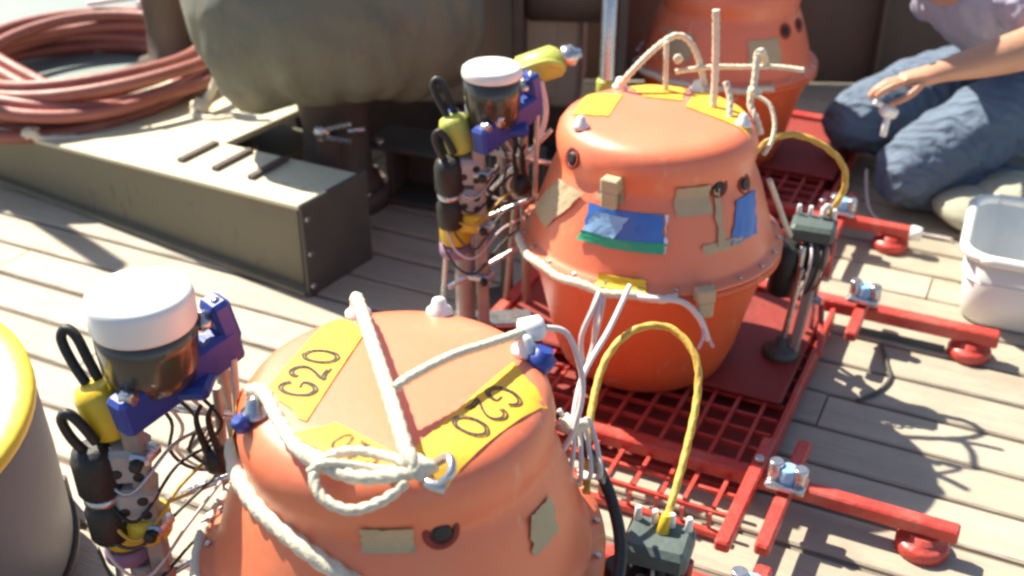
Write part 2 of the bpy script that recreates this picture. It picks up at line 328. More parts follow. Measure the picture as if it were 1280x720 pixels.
def base_frame(T, left=-.42, right=.70, far_right=.70, tray=(-.33, .33)):
    fr = ob('anchor_frame', M().bar(frame_local(left, -.32, .056), frame_local(right, -.32, .056), .030, .030, .004)
            .bar(frame_local(left, .376, .056), frame_local(far_right, .376, .056), .034, .034, .004)
            .bar(frame_local(tray[0]-.02, -.30, .0555), frame_local(tray[0]-.02, .357, .0555), .03, .028, .004), RED, T)
    ob('ballast_plate', M().box((0, 0, .0), (tray[1]-tray[0], .68, .014), (0, 0, ANG), .004), DRED, T).location = frame_local((tray[0]+tray[1])/2, .015, .012)
    ob('ballast_slab', M().box((0, 0, .0), (tray[1]-tray[0]-.01, .42, .012), (0, 0, ANG), .004), DRED, T).location = frame_local((tray[0]+tray[1])/2, .135, .058)
    for x, y in ((right, -.32), (far_right, .376), (left, -.32), (left, .376)):
        xx = x-.055 if x > 0 else x+.055
        ob('frame_foot', M().lathe([(.044, .001), (.047, .006), (.047, .020), (.041, .026), (.028, .029), (.026, .041)], 24, frame_local(xx, y)), RED, T)
    for i in range(18):
        y = -.43+i*.052
        if y > .34: break
        q = ob('grating_wire', wire_long, RED, T); q.location = frame_local((tray[0]+tray[1])/2, y, .043); q.rotation_euler = (0, 0, ANG+random.uniform(-.01, .01))
        if tray[1]-tray[0] < .6: q.scale.x = (tray[1]-tray[0])/.66
    n = int((tray[1]-tray[0])/.052)
    for i in range(n+1):
        q = ob('grating_wire', wire_cross, RED, T); q.location = frame_local(tray[0]+i*.052, 0, .0488); q.rotation_euler = (random.uniform(-.01, .01), 0, ANG+random.uniform(-.01, .01))
    for i in range(n+1):
        q = ob('tray_tooth', tooth, RED, T); q.location = frame_local(tray[0]+i*.052, -.452, .002); q.rotation_euler = (random.uniform(-.12, .12), random.uniform(-.1, .1), ANG)
    ob('tray_edge', M().bar(frame_local(tray[0], -.4535, .012), frame_local(tray[1], -.4535, .012), .014, .016, .002), RED, T)
    for x, y0, y1 in ((tray[1]+.012, -.56, -.24), (tray[1]+.075, -.54, -.22), (tray[1]+.075, .20, .43)):
        ob('cross_bar', M().bar(frame_local(x, y0, .0835), frame_local(x, y1, .0835), .026, .024, .004), RED, T)
        y = -.32 if y0 < 0 else .376
        ob('frame_bolt', arm_bolt(M(), frame_local(x, y, .095), r=.010, l=.010), STEEL, T)
    ob('tray_side', M().bar(frame_local(tray[1]+.012, -.30, .035), frame_local(tray[1]+.012, .35, .035), .012, .05, .002), RED, T)
    def clamp(x, y):
        c = ob('clamp', M().bar(frame_local(x-.035, y, .108), frame_local(x+.035, y, .108), .05, .012, .003)
               .cyl(frame_local(x-.022, y, .095), frame_local(x-.022, y, .150), .013).cyl(frame_local(x+.022, y, .095), frame_local(x+.022, y, .146), .013), STEEL, T)
        ob('clamp_insert', M().cyl(frame_local(x, y, .10), frame_local(x, y, .142), .016), MATS['pale_blue_sticker'], c)
        return c
    clamp(tray[1]+.075, -.375); clamp(tray[1]+.075, .34)
def left_instrument(T, light=False):
    r = random.uniform; wh = .020 if light else .046
    k_ = .90 if light else 1; hz_ = 0 if light else .012
    can = ob('beacon_can', M().lathe([(.050*k_, .552), (.056*k_, .556), (.0618*k_, .580), (.0645*k_, .612), (.0645*k_, .675-wh+hz_)], 36, (-.324, .075, 0)), BAND, T)
    ob('can_cap', M().lathe([(r_*k_, z_+hz_) for r_, z_ in ((.0660, .672-wh), (.0672, .676-wh), (.0672, .662), (.0655, .670), (.060, .674), (.03, .6765), (.0001, .677))], 40, (-.324, .075, 0)), WHITE, can)
    # blue cradle round the can: a thick diagonal trough and a short horn on the far side
    cr = M()
    arc = []
    a0, b0 = V((-.352, .0, .540)), V((-.232, .15, .568))
    cr.bar(a0, b0, .036, .056, .006)
    cr.bar(b0+V((-.008, -.006, .0)), b0+V((-.018, -.018, .070)), .040, .030, .006, up=(1, 1, 0))
    cr.bar(V((-.375, .085, .538)), V((-.25, .085, .540)), .07, .020, .006)
    if light: cr.bar(V((-.40, .06, .53)), V((-.405, .12, .54)), .022, .07, .005).bar(V((-.40, .115, .535)), V((-.26, .17, .545)), .022, .04, .005)
    c = ob('blue_cradle', cr, BLUE, T)
    for p, ax in (((-.338, .012, .564), (.3, -.6, .6)), ((-.312, .034, .570), (.3, -.6, .6)), ((-.246, .13, .618), (0, 0, 1)), ((-.262, .115, .608), (0, 0, 1))):
        ob('cradle_bolt', M().lathe([(.012, 0), (.013, .003), (.013, .010), (.006, .013), (.006, .022), (.0001, .023)], 10, p, ax), STEEL, c)
    ob('support_post', M().bar((-.345, .04, .05), (-.352, .035, .515), .026, .022, .003, up=(0, 1, 0)), POST, T)
    ob('support_post', M().cyl((-.25, .19, .05), (-.262, .16, .55), .010), POST, T)
    ob('support_post', M().cyl((-.30, .20, .05), (-.262, .13, .50), .007), POST, T)
    # release mechanism: stacked cast blocks with holes
    S0 = set(T.children)
    ax = V((-.425, .055, 0)); lean = V((.04, .0, -.1))
    for z, mt in ((.40, GREY), (.335, GREY)):
        bl = ob('release_block', M().box((-.412, .045, z), (.056, .05, .058), (.1, .12, .25), .007), mt, T)
        q = Euler((.1, .12, .25)).to_matrix()
        for dx, dz in ((.008, .013), (.012, -.013), (-.016, -.006)):
            p = V((-.412, .045, z))+q @ V((dx, -.0255, dz)); ob('block_hole', M().lathe([(.0075, -.004), (.0075, .0012), (.005, .0016)], 10, p, q @ V((0, -1, 0))), BLACK, bl)
    ob('yellow_collar', M().lathe([(.030, .265), (.033, .270), (.034, .30), (.028, .306)], 24, (-.408, .05, 0)), YEL, T)
    ob('release_motor', M().lathe([(.026, .355), (.030, .362), (.031, .410), (.027, .425), (.016, .432)], 20, (-.452, .03, 0)), BLACK, T)
    ob('release_motor', M().lathe([(.024, .275), (.028, .282), (.029, .325), (.022, .340), (.014, .345)], 20, (-.452, .032, 0)), BLACK, T)
    ob('motor_collar', M().lathe([(.020, .340), (.026, .343), (.026, .352), (.020, .356)], 20, (-.452, .031, 0)), STEEL, T)
    j = ob('yellow_float', M().lathe([(.024, 0), (.030, .006), (.031, .062), (.026, .074), (.013, .080)], 28, (-.425, .055, .435), (-.28, .05, 1)), YG if light else YEL, T)
    ob('lanyard_loop', M().tube([(-.452, .06, .505), (-.470, .07, .535), (-.482, .08, .565), (-.475, .085, .577), (-.462, .08, .568), (-.450, .072, .540), (-.438, .065, .510)], .0070, 10), BLACK, T)
    ob('lanyard_hook', M().tube([(-.452, .025, .415), (-.470, .02, .45), (-.478, .02, .48), (-.468, .018, .492), (-.455, .018, .478), (-.440, .02, .445)], .007, 10), BLACK, T)
    ob('lower_canister', M().lathe([(.020, .045), (.022, .05), (.022, .205), (.018, .212)], 20, (-.425, .055, 0)), POST, T)
    ob('yellow_jar', M().lathe([(.030, .155), (.033, .16), (.033, .212), (.026, .228), (.018, .232)], 24, (-.445, .06, 0)), YEL, T)
    ob('mauve_jar_base', M().lathe([(.030, .125), (.034, .13), (.034, .153)], 24, (-.445, .06, 0)), MAUVE, T)
    for o in set(T.children)-S0:
        o.location = ((.040 if light else .046), 0, (.065 if light else .045) if o.name.split('.')[0] not in ('yellow_jar', 'mauve_jar_base') else .135)
    ob('mounting_plate', M().bar((-.46, .06, .095), (-.24, .07, .095), .06, .008, .002), STEEL, T)
    for k_ in range(2):
        ob('mounting_rod', M().cyl((-.44+k_*.05, .085, .10), (-.405+k_*.05, .075, .50), .006), STEEL, T)
    ob('stay_rod', M().cyl((-.40, .10, .30), (-.19, .13, .38), .006), STEEL, T)
    ob('stay_rod', M().cyl((-.38, .12, .48), (-.20, .15, .43), .006), STEEL, T)
    ob('stay_rod', M().cyl((-.33, .17, .36), (-.20, .17, .50), .005), STEEL, T)
    for k_ in range(5):
        x0 = -.36+k_*.018
        ob('signal_wire', M().tube([(x0, .10, .52), (x0+.03, .12+r(-.02, .02), .45), (x0+r(-.01, .03), .14, .38), (x0+.05, .15, .34), (-.215, .14+k_*.006, .36)], .0028, 6), WCABLE if k_ % 2 else BLACK, T)
    for zc in (.22, .34, .46):
        ob('mast_clamp', M().bar((-.375, .045, zc), (-.325, .03, zc), .038, .016, .004), STEEL, T)
        ob('clamp_knob', M().lathe([(.007, 0), (.009, .003), (.009, .012), (.004, .014)], 8, (-.345, .015, zc), (.1, -1, 0)), BLACK, T)
    for k_ in range(6):
        z0_ = .30+.035*k_
        ob('signal_wire', M().tube([(-.43+.01*k_, .03, z0_), (-.40, .0+.006*k_, z0_-.04), (-.36, .01, z0_-.06+r(-.02, .02)), (-.31, .06, z0_-.02), (-.27, .11, z0_+r(-.03, .03))], .0026, 6), (BLACK, WCABLE, DGREY, YROPE, BLACK, STEEL)[k_], T)
    ob('stay_rod', M().cyl((-.42, .02, .20), (-.20, .10, .30), .0055), STEEL, T)
    cl = M()
    for dx in (0, .016):
        cl.tube([(-.272+dx, .085, .42), (-.278+dx, .08, .455), (-.280+dx, .08, .485), (-.272+dx, .085, .502)], lambda t: .0065-.004*t, 8)
    cl.blob((-.262, .085, .41), (.02, .018, .025))
    ob('latch_claw', cl, BLACK, T)
    ob('pale_strut', M().cyl((-.236, .10, .38), (-.232, .125, .55), .0055), ROPE, T)
def right_instrument(T, dx=0, dz=0):
    S0 = set(T.children)
    b = ob('connector_box', M().box((.345, .03, .335), (.092, .075, .038), (0, 0, -.35), .008), TEAL, T)
    q = Euler((0, 0, -.35)).to_matrix()
    for i in range(4):
        p = V((.345, .03, .354))+q @ V((-.036+i*.024, .022, 0)); ob('cable_gland', M().cyl(p, p+V((0, 0, .022)), .006, .0045, 10), WHITE, b)
    ob('electronics_tube', M().cyl((.300, .02, .305), (.285, .015, .19), .030, .028, 24), BLACK, T)
    ob('electronics_tube', M().cyl((.355, .03, .312), (.350, .035, .215), .026, .024, 24), DGREY, T)
    for i, (x, y) in enumerate(((.318, -.01), (.335, -.005), (.372, .0), (.388, .02))):
        ob('connector', M().cyl((x, y, .315), (x-.004, y-.003, .23+.012*(i % 3)), .007, .006, 10), (STEEL, BLACK, POST, RED)[i], T)
    ob('release_arm', M().bar((.352, .0, .26), (.315, -.045, .065), .022, .012, .003), POST, T)
    ob('release_arm', M().bar((.318, -.02, .27), (.295, -.035, .10), .014, .010, .003), STEEL, T)
    ob('red_strut', M().bar((.372, .03, .27), (.355, .07, .09), .012, .012, .002), RED, T)
    ob('red_strut', M().bar((.395, .06, .14), (.375, -.05, .075), .012, .012, .002), RED, T)
    ob('clamp_lever', M().bar((.345, .05, .165), (.39, .045, .15), .02, .014, .003).cyl((.352, .048, .12), (.356, .046, .19), .009), STEEL, T)
    ob('swivel_foot', M().lathe([(.036, .062), (.040, .066), (.040, .078), (.030, .086), (.014, .090), (.012, .11)], 24, (.295, -.03, 0)), DGREY, T)
    ob('tripod_rod', M().cyl((.365, .01, .30), (.385, .08, .06), .006), STEEL, T)
    for i in range(3):
        ob('signal_wire', M().tube([(.335+.02*i, .0, .318), (.33+.02*i, -.035, .30), (.325+.015*i, -.03, .24), (.32+.012*i, -.01, .20)], .003, 6), (WCABLE, BLACK, RED)[i], T)
    for o in set(T.children)-S0: o.location = (dx, 0, dz)
flange_bolt = arm_bolt(M(), (0, 0, 0), r=.0048, l=.006).mesh('flange_bolt'); flange_bolt.materials.append(STEEL)
def hull(T, holes=((-52, .48), (-32, .48), (55, .48), (145, .48))):
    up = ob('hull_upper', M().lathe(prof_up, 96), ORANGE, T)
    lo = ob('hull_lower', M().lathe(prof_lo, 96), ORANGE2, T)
    for i in range(24):
        a = R(i*15+5)
        ob('flange_bolt', flange_bolt, STEEL, T).location = (.259*math.cos(a), .259*math.sin(a), .3525)
    for a, z in holes:            # lifting recesses under the crown
        a = R(a); rs = surf(prof_up[4:], z)
        d = V((math.cos(a), math.sin(a), .28)).normalized(); p = V((math.cos(a)*rs, math.sin(a)*rs, z))
        ob('hull_recess', M().lathe([(.017, -.012), (.022, .001), (.020, .0035), (.014, .002), (.012, -.002)], 20, p, d), DRED, up)
        ob('recess_dark', M().lathe([(.012, -.004), (.012, .004), (.008, .006)], 12, p, d), BLACK, up)  # black disc painted in for the dark inside of the hole
    return up, lo
def seam_lashing(T, a0=150, a1=300):
    pts = []
    n = int(abs(a1-a0)/6)
    for i in range(n+1):
        a = R(a0+(a1-a0)*i/n); pts.append((.272*math.cos(a), .272*math.sin(a), .346+.003*math.sin(i*1.7)))
    ob('seam_lashing', M().tube(pts, .0085, 9, twist=.9, sub=6), ROPE, T)
def make_obs(label, loc, scale=1.0):
    T = thing('seafloor_instrument', label, 'seismometer', loc, 0, 'orange seafloor instruments on the deck'); T.scale = (scale,)*3
    return T

# ---- front instrument
F = make_obs('nearest orange domed seafloor instrument with G20 tapes and white rope on its crown', (-.148, 1.20, 0), 1.035)
hull(F, ((-71, .522), (55, .5), (145, .5))); base_frame(F); left_instrument(F); right_instrument(F, .0, -.03)
def crown_tape(T, cor, text, o, ex, ey, size, wd=.0024, **k):
    t = ob('yellow_tape', top_patch(M(), cor, rough_edge=.003), YTAPE, T, **k)
    if text: ob('tape_lettering', lettering(M(), text, o, ex, ey, size, wd), INK, t)
crown_tape(F, [(-.154, -.02), (-.098, .158), (-.047, .112), (-.096, -.090)], 'G20', (-.097, -.043), (.236, .97), (-.97, .236), .045, .0028, label='yellow tape marked G20 at the left of the crown')
crown_tape(F, [(.186, -.034), (.070, -.180), (.024, -.152), (.143, .036)], 'G20', (.122, -.015), (-.535, -.845), (.845, -.535), .044, .0025, label='yellow tape marked G20 at the right of the crown')
crown_tape(F, [(-.112, -.112), (-.014, -.178), (.030, -.160), (-.062, -.090)], 'G20', (.002, -.149), (-.795, .607), (-.607, -.795), .028, .0014, label='yellow tape with faint G20 under the rope loop')
top = .612
def rope(T, pts, r=.0075, name='lifting_rope', mt=None, tw=.9, sub=10, **k):
    return ob(name, M().tube(pts, r, 16, twist=tw, sub=sub), mt or ROPE, T, **k)
rope(F, [(-.066, .160, .618), (-.058, .125, .640), (-.028, .015, .648), (.004, -.095, .645), (.030, -.180, .632), (.043, -.195, .612)], .0085)
rope(F, [(.158, .078, .622), (.12, .025, .640), (.07, -.025, .652), (.022, -.072, .652), (.010, -.086, .648)], .0060)
rope(F, [(-.172, -.030, .606), (-.150, -.055, .622), (-.123, -.105, .617), (-.095, -.150, .612), (-.068, -.170, .607), (-.030, -.188, .604), (.005, -.190, .605), (.038, -.190, .612)], .0080)
rope(F, [(.040, -.190, .620), (.0, -.165, .615), (-.035, -.158, .615), (-.062, -.168, .612), (-.072, -.188, .603), (-.060, -.206, .588), (-.030, -.215, .580), (.005, -.208, .588), (.030, -.196, .604)], .0060)
rope(F, [(.035, -.185, .610), (.0, -.182, .610), (-.03, -.178, .612), (-.062, -.180, .616), (-.078, -.182, .605)], .0045, tw=.9)
ob('rope_knot', M().blob((.044, -.190, .617), (.017, .014, .014), jit=.25), ROPE, F)
ob('rope_shackle', M().tube([(.060, -.175, .612), (.075, -.185, .628), (.078, -.205, .622), (.062, -.208, .606)], .0055, 8).cyl((.05, -.205, .610), (.072, -.212, .605), .007, seg=10), STEEL, F)
for a, dz in ((112, 0), (202, 0), (22, .004), (75, 0)):
    a = R(a); p = V((math.cos(a)*.172, math.sin(a)*.172, .596+dz))
    pad = ob('lifting_eye', M().lathe([(.018, 0), (.018, .006), (.012, .010), (.009, .022), (.0001, .026)], 16, p), WHITE if a != R(202) else STEEL, F)
ob('blue_thimble', M().lathe([(.008, -.004), (.016, -.001), (.020, .016), (.012, .019), (.012, .028)], 18, (.176, .052, .585), (.35, .1, 1)), BLUE, F)
ob('blue_thimble', M().lathe([(.008, -.004), (.012, 0), (.010, .012), (.006, .016)], 16, (-.172, -.080, .592), (-.4, -.5, 1)), BLUE, F)
ob('white_ferrule', M().lathe([(.008, 0), (.016, .003), (.017, .03), (.010, .036)], 18, (.150, .085, .618), (1, .1, .15)), WHITE, F)
rope(F, [(.180, .088, .622), (.215, .09, .61), (.235, .07, .55), (.225, .04, .50), (.21, .03, .47)], .0040, 'signal_wire', WCABLE, 0, 8)
rope(F, [(.235, .13, .40), (.225, .09, .45), (.24, .15, .50), (.285, .25, .52), (.32, .33, .545)], .0042, 'signal_wire', WCABLE, 0, 8)
for i in range(4):
    rope(F, [(.205+.01*i, .07, .505-.008*i), (.225+.008*i, .06+.01*i, .47), (.222+.013*i, .035, .425), (.235, .05+.01*i, .395)], .0034, 'signal_wire', WCABLE, 0, 6)
ob('wire_bundle_tie', M().blob((.222, .055, .49), (.022, .014, .012), jit=.2), ROPE, F)
seam_lashing(F, 150, 262)
# black hose run round the flange on the right-hand side
pts = [(.205, .115, .470), (.232, .10, .44), (.262, .06, .41), (.278, .01, .39), (.283, -.05, .375), (.272, -.11, .362), (.245, -.16, .355)]
ob('black_hose', M().tube(pts, .0085, 12, sub=8), BLACK, F)
ob('hull_tape', side_patch(M(), -97, -80, .505, .538), TAPE, F); ob('hull_tape', side_patch(M(), -41, -27, .448, .492, skew=3), TAPE, F)
rope(F, [(-.205, -.02, .520), (-.190, -.070, .512), (-.160, -.118, .507), (-.128, -.152, .503), (-.085, -.188, .494), (-.03, -.215, .47)], .011, 'neck_lashing')
ob('yellow_tape', side_patch(M(), 172, 196, .515, .575), YTAPE, F)
# yellow cable arching from the back of this instrument over to its connector box
rope(F, [(.245, .05, .38), (.250, .13, .42), (.275, .22, .475), (.320, .27, .502), (.375, .275, .505), (.410, .24, .48), (.412, .20, .44), (.390, .13, .39), (.362, .06, .345), (.350, .035, .318)], .0055, 'signal_cable', YROPE, .4, 10)
ob('cable_plug', M().cyl((.350, .035, .322), (.355, .043, .348), .009, .007, 12), YEL, F)

# ---- middle instrument
B = make_obs('middle orange domed seafloor instrument with a blue and green sticker on its side', (.29, 2.14, 0), 1.02)
hull(B, ((-149, .553), (-60, .525), (-38, .508), (75, .5))); base_frame(B); left_instrument(B, True); right_instrument(B)
seam_lashing(B, 185, 275)
crown_tape(B, [(-.168, .0), (-.130, .120), (-.062, .095), (-.098, -.018)], None, 0, 0, 0, 0)
crown_tape(B, [(-.045, .172), (.078, .160), (.055, .065), (-.022, .088)], None, 0, 0, 0, 0)
crown_tape(B, [(.092, .146), (.176, .055), (.165, -.09), (.060, .03)], None, 0, 0, 0, 0)
for a, dz in ((112, 0), (202, 0), (-18, .0), (55, 0)):
    a = R(a); p = V((math.cos(a)*.165, math.sin(a)*.165, .598+dz))
    ob('lifting_eye', M().lathe([(.016, 0), (.016, .006), (.011, .010), (.008, .022), (.0001, .026)], 16, p), WHITE, B)
rope(B, [(-.062, .135, .612), (-.045, .125, .640), (.002, .150, .680), (.045, .165, .705), (.075, .165, .695), (.098, .155, .655), (.110, .135, .610)], .0065)
rope(B, [(.03, .13, .606), (.028, .135, .65), (.027, .145, .70)], .0055)
rope(B, [(.05, .15, .635), (.12, .14, .648), (.18, .135, .650), (.25, .12, .655), (.30, .10, .655)], .0055)
rope(B, [(.112, .03, .604), (.113, .045, .66), (.110, .055, .73), (.105, .058, .79)], .0072)
rope(B, [(.135, -.02, .600), (.138, .0, .63), (.130, .02, .66)], .0062)
rope(B, [(.196, .07, .70), (.192, .05, .65), (.185, .035, .61), (.196, .015, .585), (.207, .01, .555)], .0068)
rope(B, [(.186, .04, .63), (.218, .02, .615), (.228, -.005, .585), (.220, -.03, .555), (.204, -.045, .535)], .0045)
rope(B, [(.196, .07, .70), (.215, .11, .69), (.228, .13, .66)], .0068)
ob('rope_knot', M().blob((.193, .045, .632), (.013, .012, .013), jit=.2), ROPE, B); ob('rope_knot', M().blob((.054, .155, .66), (.010, .010, .01), jit=.2), ROPE, B)
# stickers and tapes on the side; angle measured from +x, camera side is about -98
PU = prof_up[4:]
st = ob('side_sticker', side_patch(M(), -131, -91, .437, .487, PU, off=.0032, n=16), STKB, B, label='blue and green sticker')
ob('sticker_green_band', side_patch(M(), -133, -90.5, .418, .4365, PU, off=.0040, n=16, skew=1), STKG, st)
ob('sticker_pale_corner', side_patch(M(), -131, -114, .438, .478, PU, off=.0062, n=8, skew=5), STKL, st)
ob('sticker_edge', side_patch(M(), -90.6, -89.4, .418, .487, PU, off=.0036, n=2), WHITE, st)
ob('side_sticker', side_patch(M(), -57, -38, .415, .49, PU, off=.0032, skew=8), STKB, B, label='plain blue sticker')
ob('hull_tape', side_patch(M(), -180, -158, .395, .50, PU, off=.006, skew=22), TAPE, B)
ob('hull_tape', side_patch(M(), -128, -113, .497, .535, PU, off=.004), TAPE, B)
ob('hull_tape', side_patch(M(), -86, -66, .482, .535, PU, off=.004), TAPE, B)
ob('hull_tape', side_patch(M(), -72, -50, .384, .428, PU, off=.003), TAPE, B)
def bracket(T, ang, z, w_=.036):
    a = R(ang); r_ = surf(prof_up, z); q = Euler((0, 0, a)).to_matrix()
    m = M(); m.box(q @ V((r_+.012, 0, z)), (.026, w_, .028), q, .003); m.box(q @ V((r_+.020, 0, z-.028)), (.010, w_*.9, .034), q, .003)
    return ob('hull_bracket', m, TAPE, T)
bracket(B, -119, .535); bracket(B, -75, .352)
ob('recess_strap', side_patch(M(), -64, -60, .42, .525, PU, off=.005, n=3), TAPE, B)
ob('yellow_label', side_patch(M(), -119, -98, .3535, .372, off=.008), YEL, B)
for pts, r_, mt in (([(-.12, -.245, .345), (-.135, -.28, .325), (-.155, -.295, .27), (-.148, -.30, .19)], .005, WCABLE),
                    ([(-.115, -.245, .342), (-.128, -.285, .31), (-.132, -.29, .25), (-.150, -.31, .20)], .005, WCABLE),
                    ([(-.110, -.250, .342), (-.120, -.28, .30), (-.138, -.30, .23), (-.160, -.33, .175)], .0035, WCABLE),
                    ([(-.06, -.265, .345), (-.02, -.285, .352), (.03, -.290, .347), (.062, -.300, .318), (.080, -.305, .275)], .0058, WCABLE),
                    ([(.02, -.275, .345), (.055, -.290, .325), (.074, -.300, .29), (.090, -.310, .262)], .0035, PCABLE),
                    ([(.062, -.295, .32), (.07, -.31, .29), (.062, -.315, .262)], .003, PCABLE)):
    rope(B, pts, r_, 'signal_wire', mt, 0, 8)
rope(B, [(.205, .05, .495), (.235, .06, .52), (.285, .065, .532), (.345, .06, .512), (.392, .055, .470), (.404, .055, .42), (.388, .05, .378), (.378, .045, .360)], .0065, 'signal_cable', YROPE, .4, 10)
rope(B, [(.385, .05, .372), (.37, .045, .38), (.365, .04, .36)], .006, 'signal_wire', WCABLE, 0, 8)
rope(B, [(.225, -.03, .475), (.25, -.02, .42), (.272, -.015, .37), (.29, .0, .335)], .006, 'signal_wire', ROPE, 0, 8)
# ---- far instrument
D = make_obs('farthest orange seafloor instrument, cut by the top of the photo, beside the kneeling person', (.63, 3.27, 0))
hull(D); base_frame(D, left=-.42, right=.64, far_right=.40, tray=(-.33, .38))
rope(D, [(-.10, .13, .61), (-.04, .05, .66), (.04, -.03, .68), (.10, -.10, .62)], .007)
ob('hull_tape', side_patch(M(), -85, -60, .40, .47), TAPE, D)
ob('hull_tape', side_patch(M(), -150, -125, .40, .47), TAPE, D)
seam_lashing(D, 185, 290)
ob('white_end_cap', M().cyl(frame_local(.63, -.32, .056), frame_local(.66, -.32, .056), .021, .019), WHITE, D)

# ------------------------------------------------------------ yellow-green fitting with its clamp, held over the middle instrument
Y = thing('marker_flasher', 'chunky yellow-green flasher tube with grey end cap behind the white-topped can', 'flasher', (-.05, 2.42, .0)); Y.scale = (1.25, 1.25, 1.04)
ob('flasher_body', M().lathe([(.018, 0), (.028, .006), (.030, .03), (.023, .04), (.023, .055), (.033, .062), (.034, .125), (.026, .135), (.018, .14)], 24, (.0, .0, .555), (1, .1, .38)), YG, Y)
ob('flasher_clip', M().tube([(.02, -.03, .56), (.055, -.04, .60), (.10, -.035, .615), (.125, -.02, .60)], .007, 8), YG, Y)
ob('flasher_cap', M().lathe([(.020, 0), (.023, .004), (.023, .020), (.014, .026), (.010, .036)], 20, (.128, .014, .606), (1, .1, .2)), STEEL, Y)
ob('flasher_stand', M().cyl((.03, .0, .0), (.03, .0, .56), .012).lathe([(.07, .0), (.07, .008), (.015, .014)], 24, (.03, 0, .001)), DARK, Y)
ob('flasher_wire', M().tube([(.09, -.02, .57), (.10, -.03, .50), (.08, -.04, .42), (.05, -.03, .36)], .005, 8), WCABLE, Y)
Y2 = thing('marker_pole', 'upright pale pole with a yellow-green sleeve against the dark background', 'pole', (.235, 2.72, 0))
ob('pole_tube', M().cyl((0, 0, .002), (0, 0, .75), .020, .018), STEEL, Y2)
ob('pole_sleeve', M().lathe([(.021, .42), (.025, .425), (.025, .475), (.021, .48)], 20), YG, Y2)
ob('pole_cap', M().lathe([(.0, .75), (.019, .751), (.021, .76), (.010, .775)], 16), WHITE, Y2)

# ------------------------------------------------------------ long box beam on the deck
BD = V((-.836, .549, 0)); BN = V((.549, .836, 0))
beam = thing('steel_box_beam', 'long olive-cream steel box beam with shade-darkened sides lying on the planks at left', 'beam', (-.50, 2.48, 0))
def bp(a, b, z=0): return BD*a+BN*b+V((0, 0, z))
BL, BW, BH = 2.6, .215, .238
SL = .058                                    # the beam tapers away from its bolted end
def hz(a): return BH-SL*a
def web(b, a0, a1, th=.012, z0=.014):
    vs = []
    for a in (a0, a1):
        for bb in (b-th/2, b+th/2):
            vs += [bp(a, bb, z0), bp(a, bb, hz(a)-.0075)]
    return M().add(vs, [(0, 1, 3, 2), (4, 6, 7, 5), (0, 4, 5, 1), (2, 3, 7, 6), (1, 5, 7, 3), (0, 2, 6, 4)])
ob('front_web', web(.010, .03, BL), OLIVE_SHADE, beam)
ob('back_web', web(BW-.01, .03, BL), OLIVE_SHADE, beam)
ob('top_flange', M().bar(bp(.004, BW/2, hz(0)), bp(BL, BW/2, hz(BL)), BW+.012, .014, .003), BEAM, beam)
ob('bottom_flange', M().bar(bp(.004, BW/2-.002, .008), bp(BL, BW/2-.002, .008), BW+.05, .012, .003), OLIVE_SHADE, beam)
ob('end_plate', M().bar(bp(.0, -.018, BH/2+.006), bp(.0, BW+.016, BH/2+.006), .012, BH+.022, .003), DGREY, beam)
for z in (.03, .12, .215):
    ob('end_bolt', arm_bolt(M(), bp(-.006, -.004, z), -BD, r=.008, l=.008), STEEL, beam)
for a in (.24, .37, .50):  # raised dark bars standing in for slat-like shadows on the beam top
    ob('shadow_slat', M().bar(bp(a, .06, hz(a)+.013), bp(a+.01, .205, hz(a)+.013), .024, .012, .003), DARK, beam)
ob('weld_plate', M().bar(bp(.95, .06, hz(.95)+.0105), bp(1.2, .08, hz(1.2)+.0105), .05, .006, .002), OLIVE, beam)
# ledge plate behind the beam that carries the gear
ledge = thing('deck_ledge', 'cream raised steel ledge behind the beam under the hose coil', 'ledge')
lp = V((-.50, 2.48, 0))
ob('ledge_top', M().bar(lp+bp(.50, .445, hz(.5)-.004), lp+bp(BL, .445, hz(BL)-.004), .44, .02, .003), BEAM, ledge)
ob('ledge_face', M().bar(lp+bp(.52, .55, .04), lp+bp(BL, .55, .04), .22, .078, .003), OLIVE_SHADE, ledge); ob('ledge_web', M().bar(lp+bp(.52, .36, .10), lp+bp(1.4, .36, .07), .012, .12, .002), OLIVE_SHADE, ledge)
plat = thing('low_platform', 'low teal-grey steel platform behind the hose coil at upper left', 'platform', (-1.75, 4.28, 0))
ob('platform_top', M().box((0, 0, .16), (2.3, 1.2, .02), (0, 0, ANG), .004), TEALP, plat)
ob('platform_body', M().box((0, 0, .075), (2.24, 1.14, .148), (0, 0, ANG)), DGREY, plat)

# hose coil
coil = thing('hose_coil', 'loose coil of thick dull-red hoses heaped on the cream ledge', 'hose', (-1.40, 3.50, -.035))
for i in range(11):
    rx, ry = .34+.022*(i % 5)+random.uniform(-.02, .02), .34+.024*((i*2) % 5)+random.uniform(-.02, .02); zz = .232+.034*(i//3)
    cx, cy = random.uniform(-.03, .03)+.03*(i//3), random.uniform(-.03, .03)-.01
    tl = random.uniform(-.02, .02)
    pts = [(cx+rx*math.cos(t)*(1+.02*math.sin(3*t+i)), cy+ry*math.sin(t), zz+.012*math.sin(2*t+i)+tl*math.cos(t)) for t in [2*math.pi*k_/18 for k_ in range(18)]]
    ob('hose_loop', M().tube(pts, .019, 12, closed=True, sub=5), HOSE, coil)
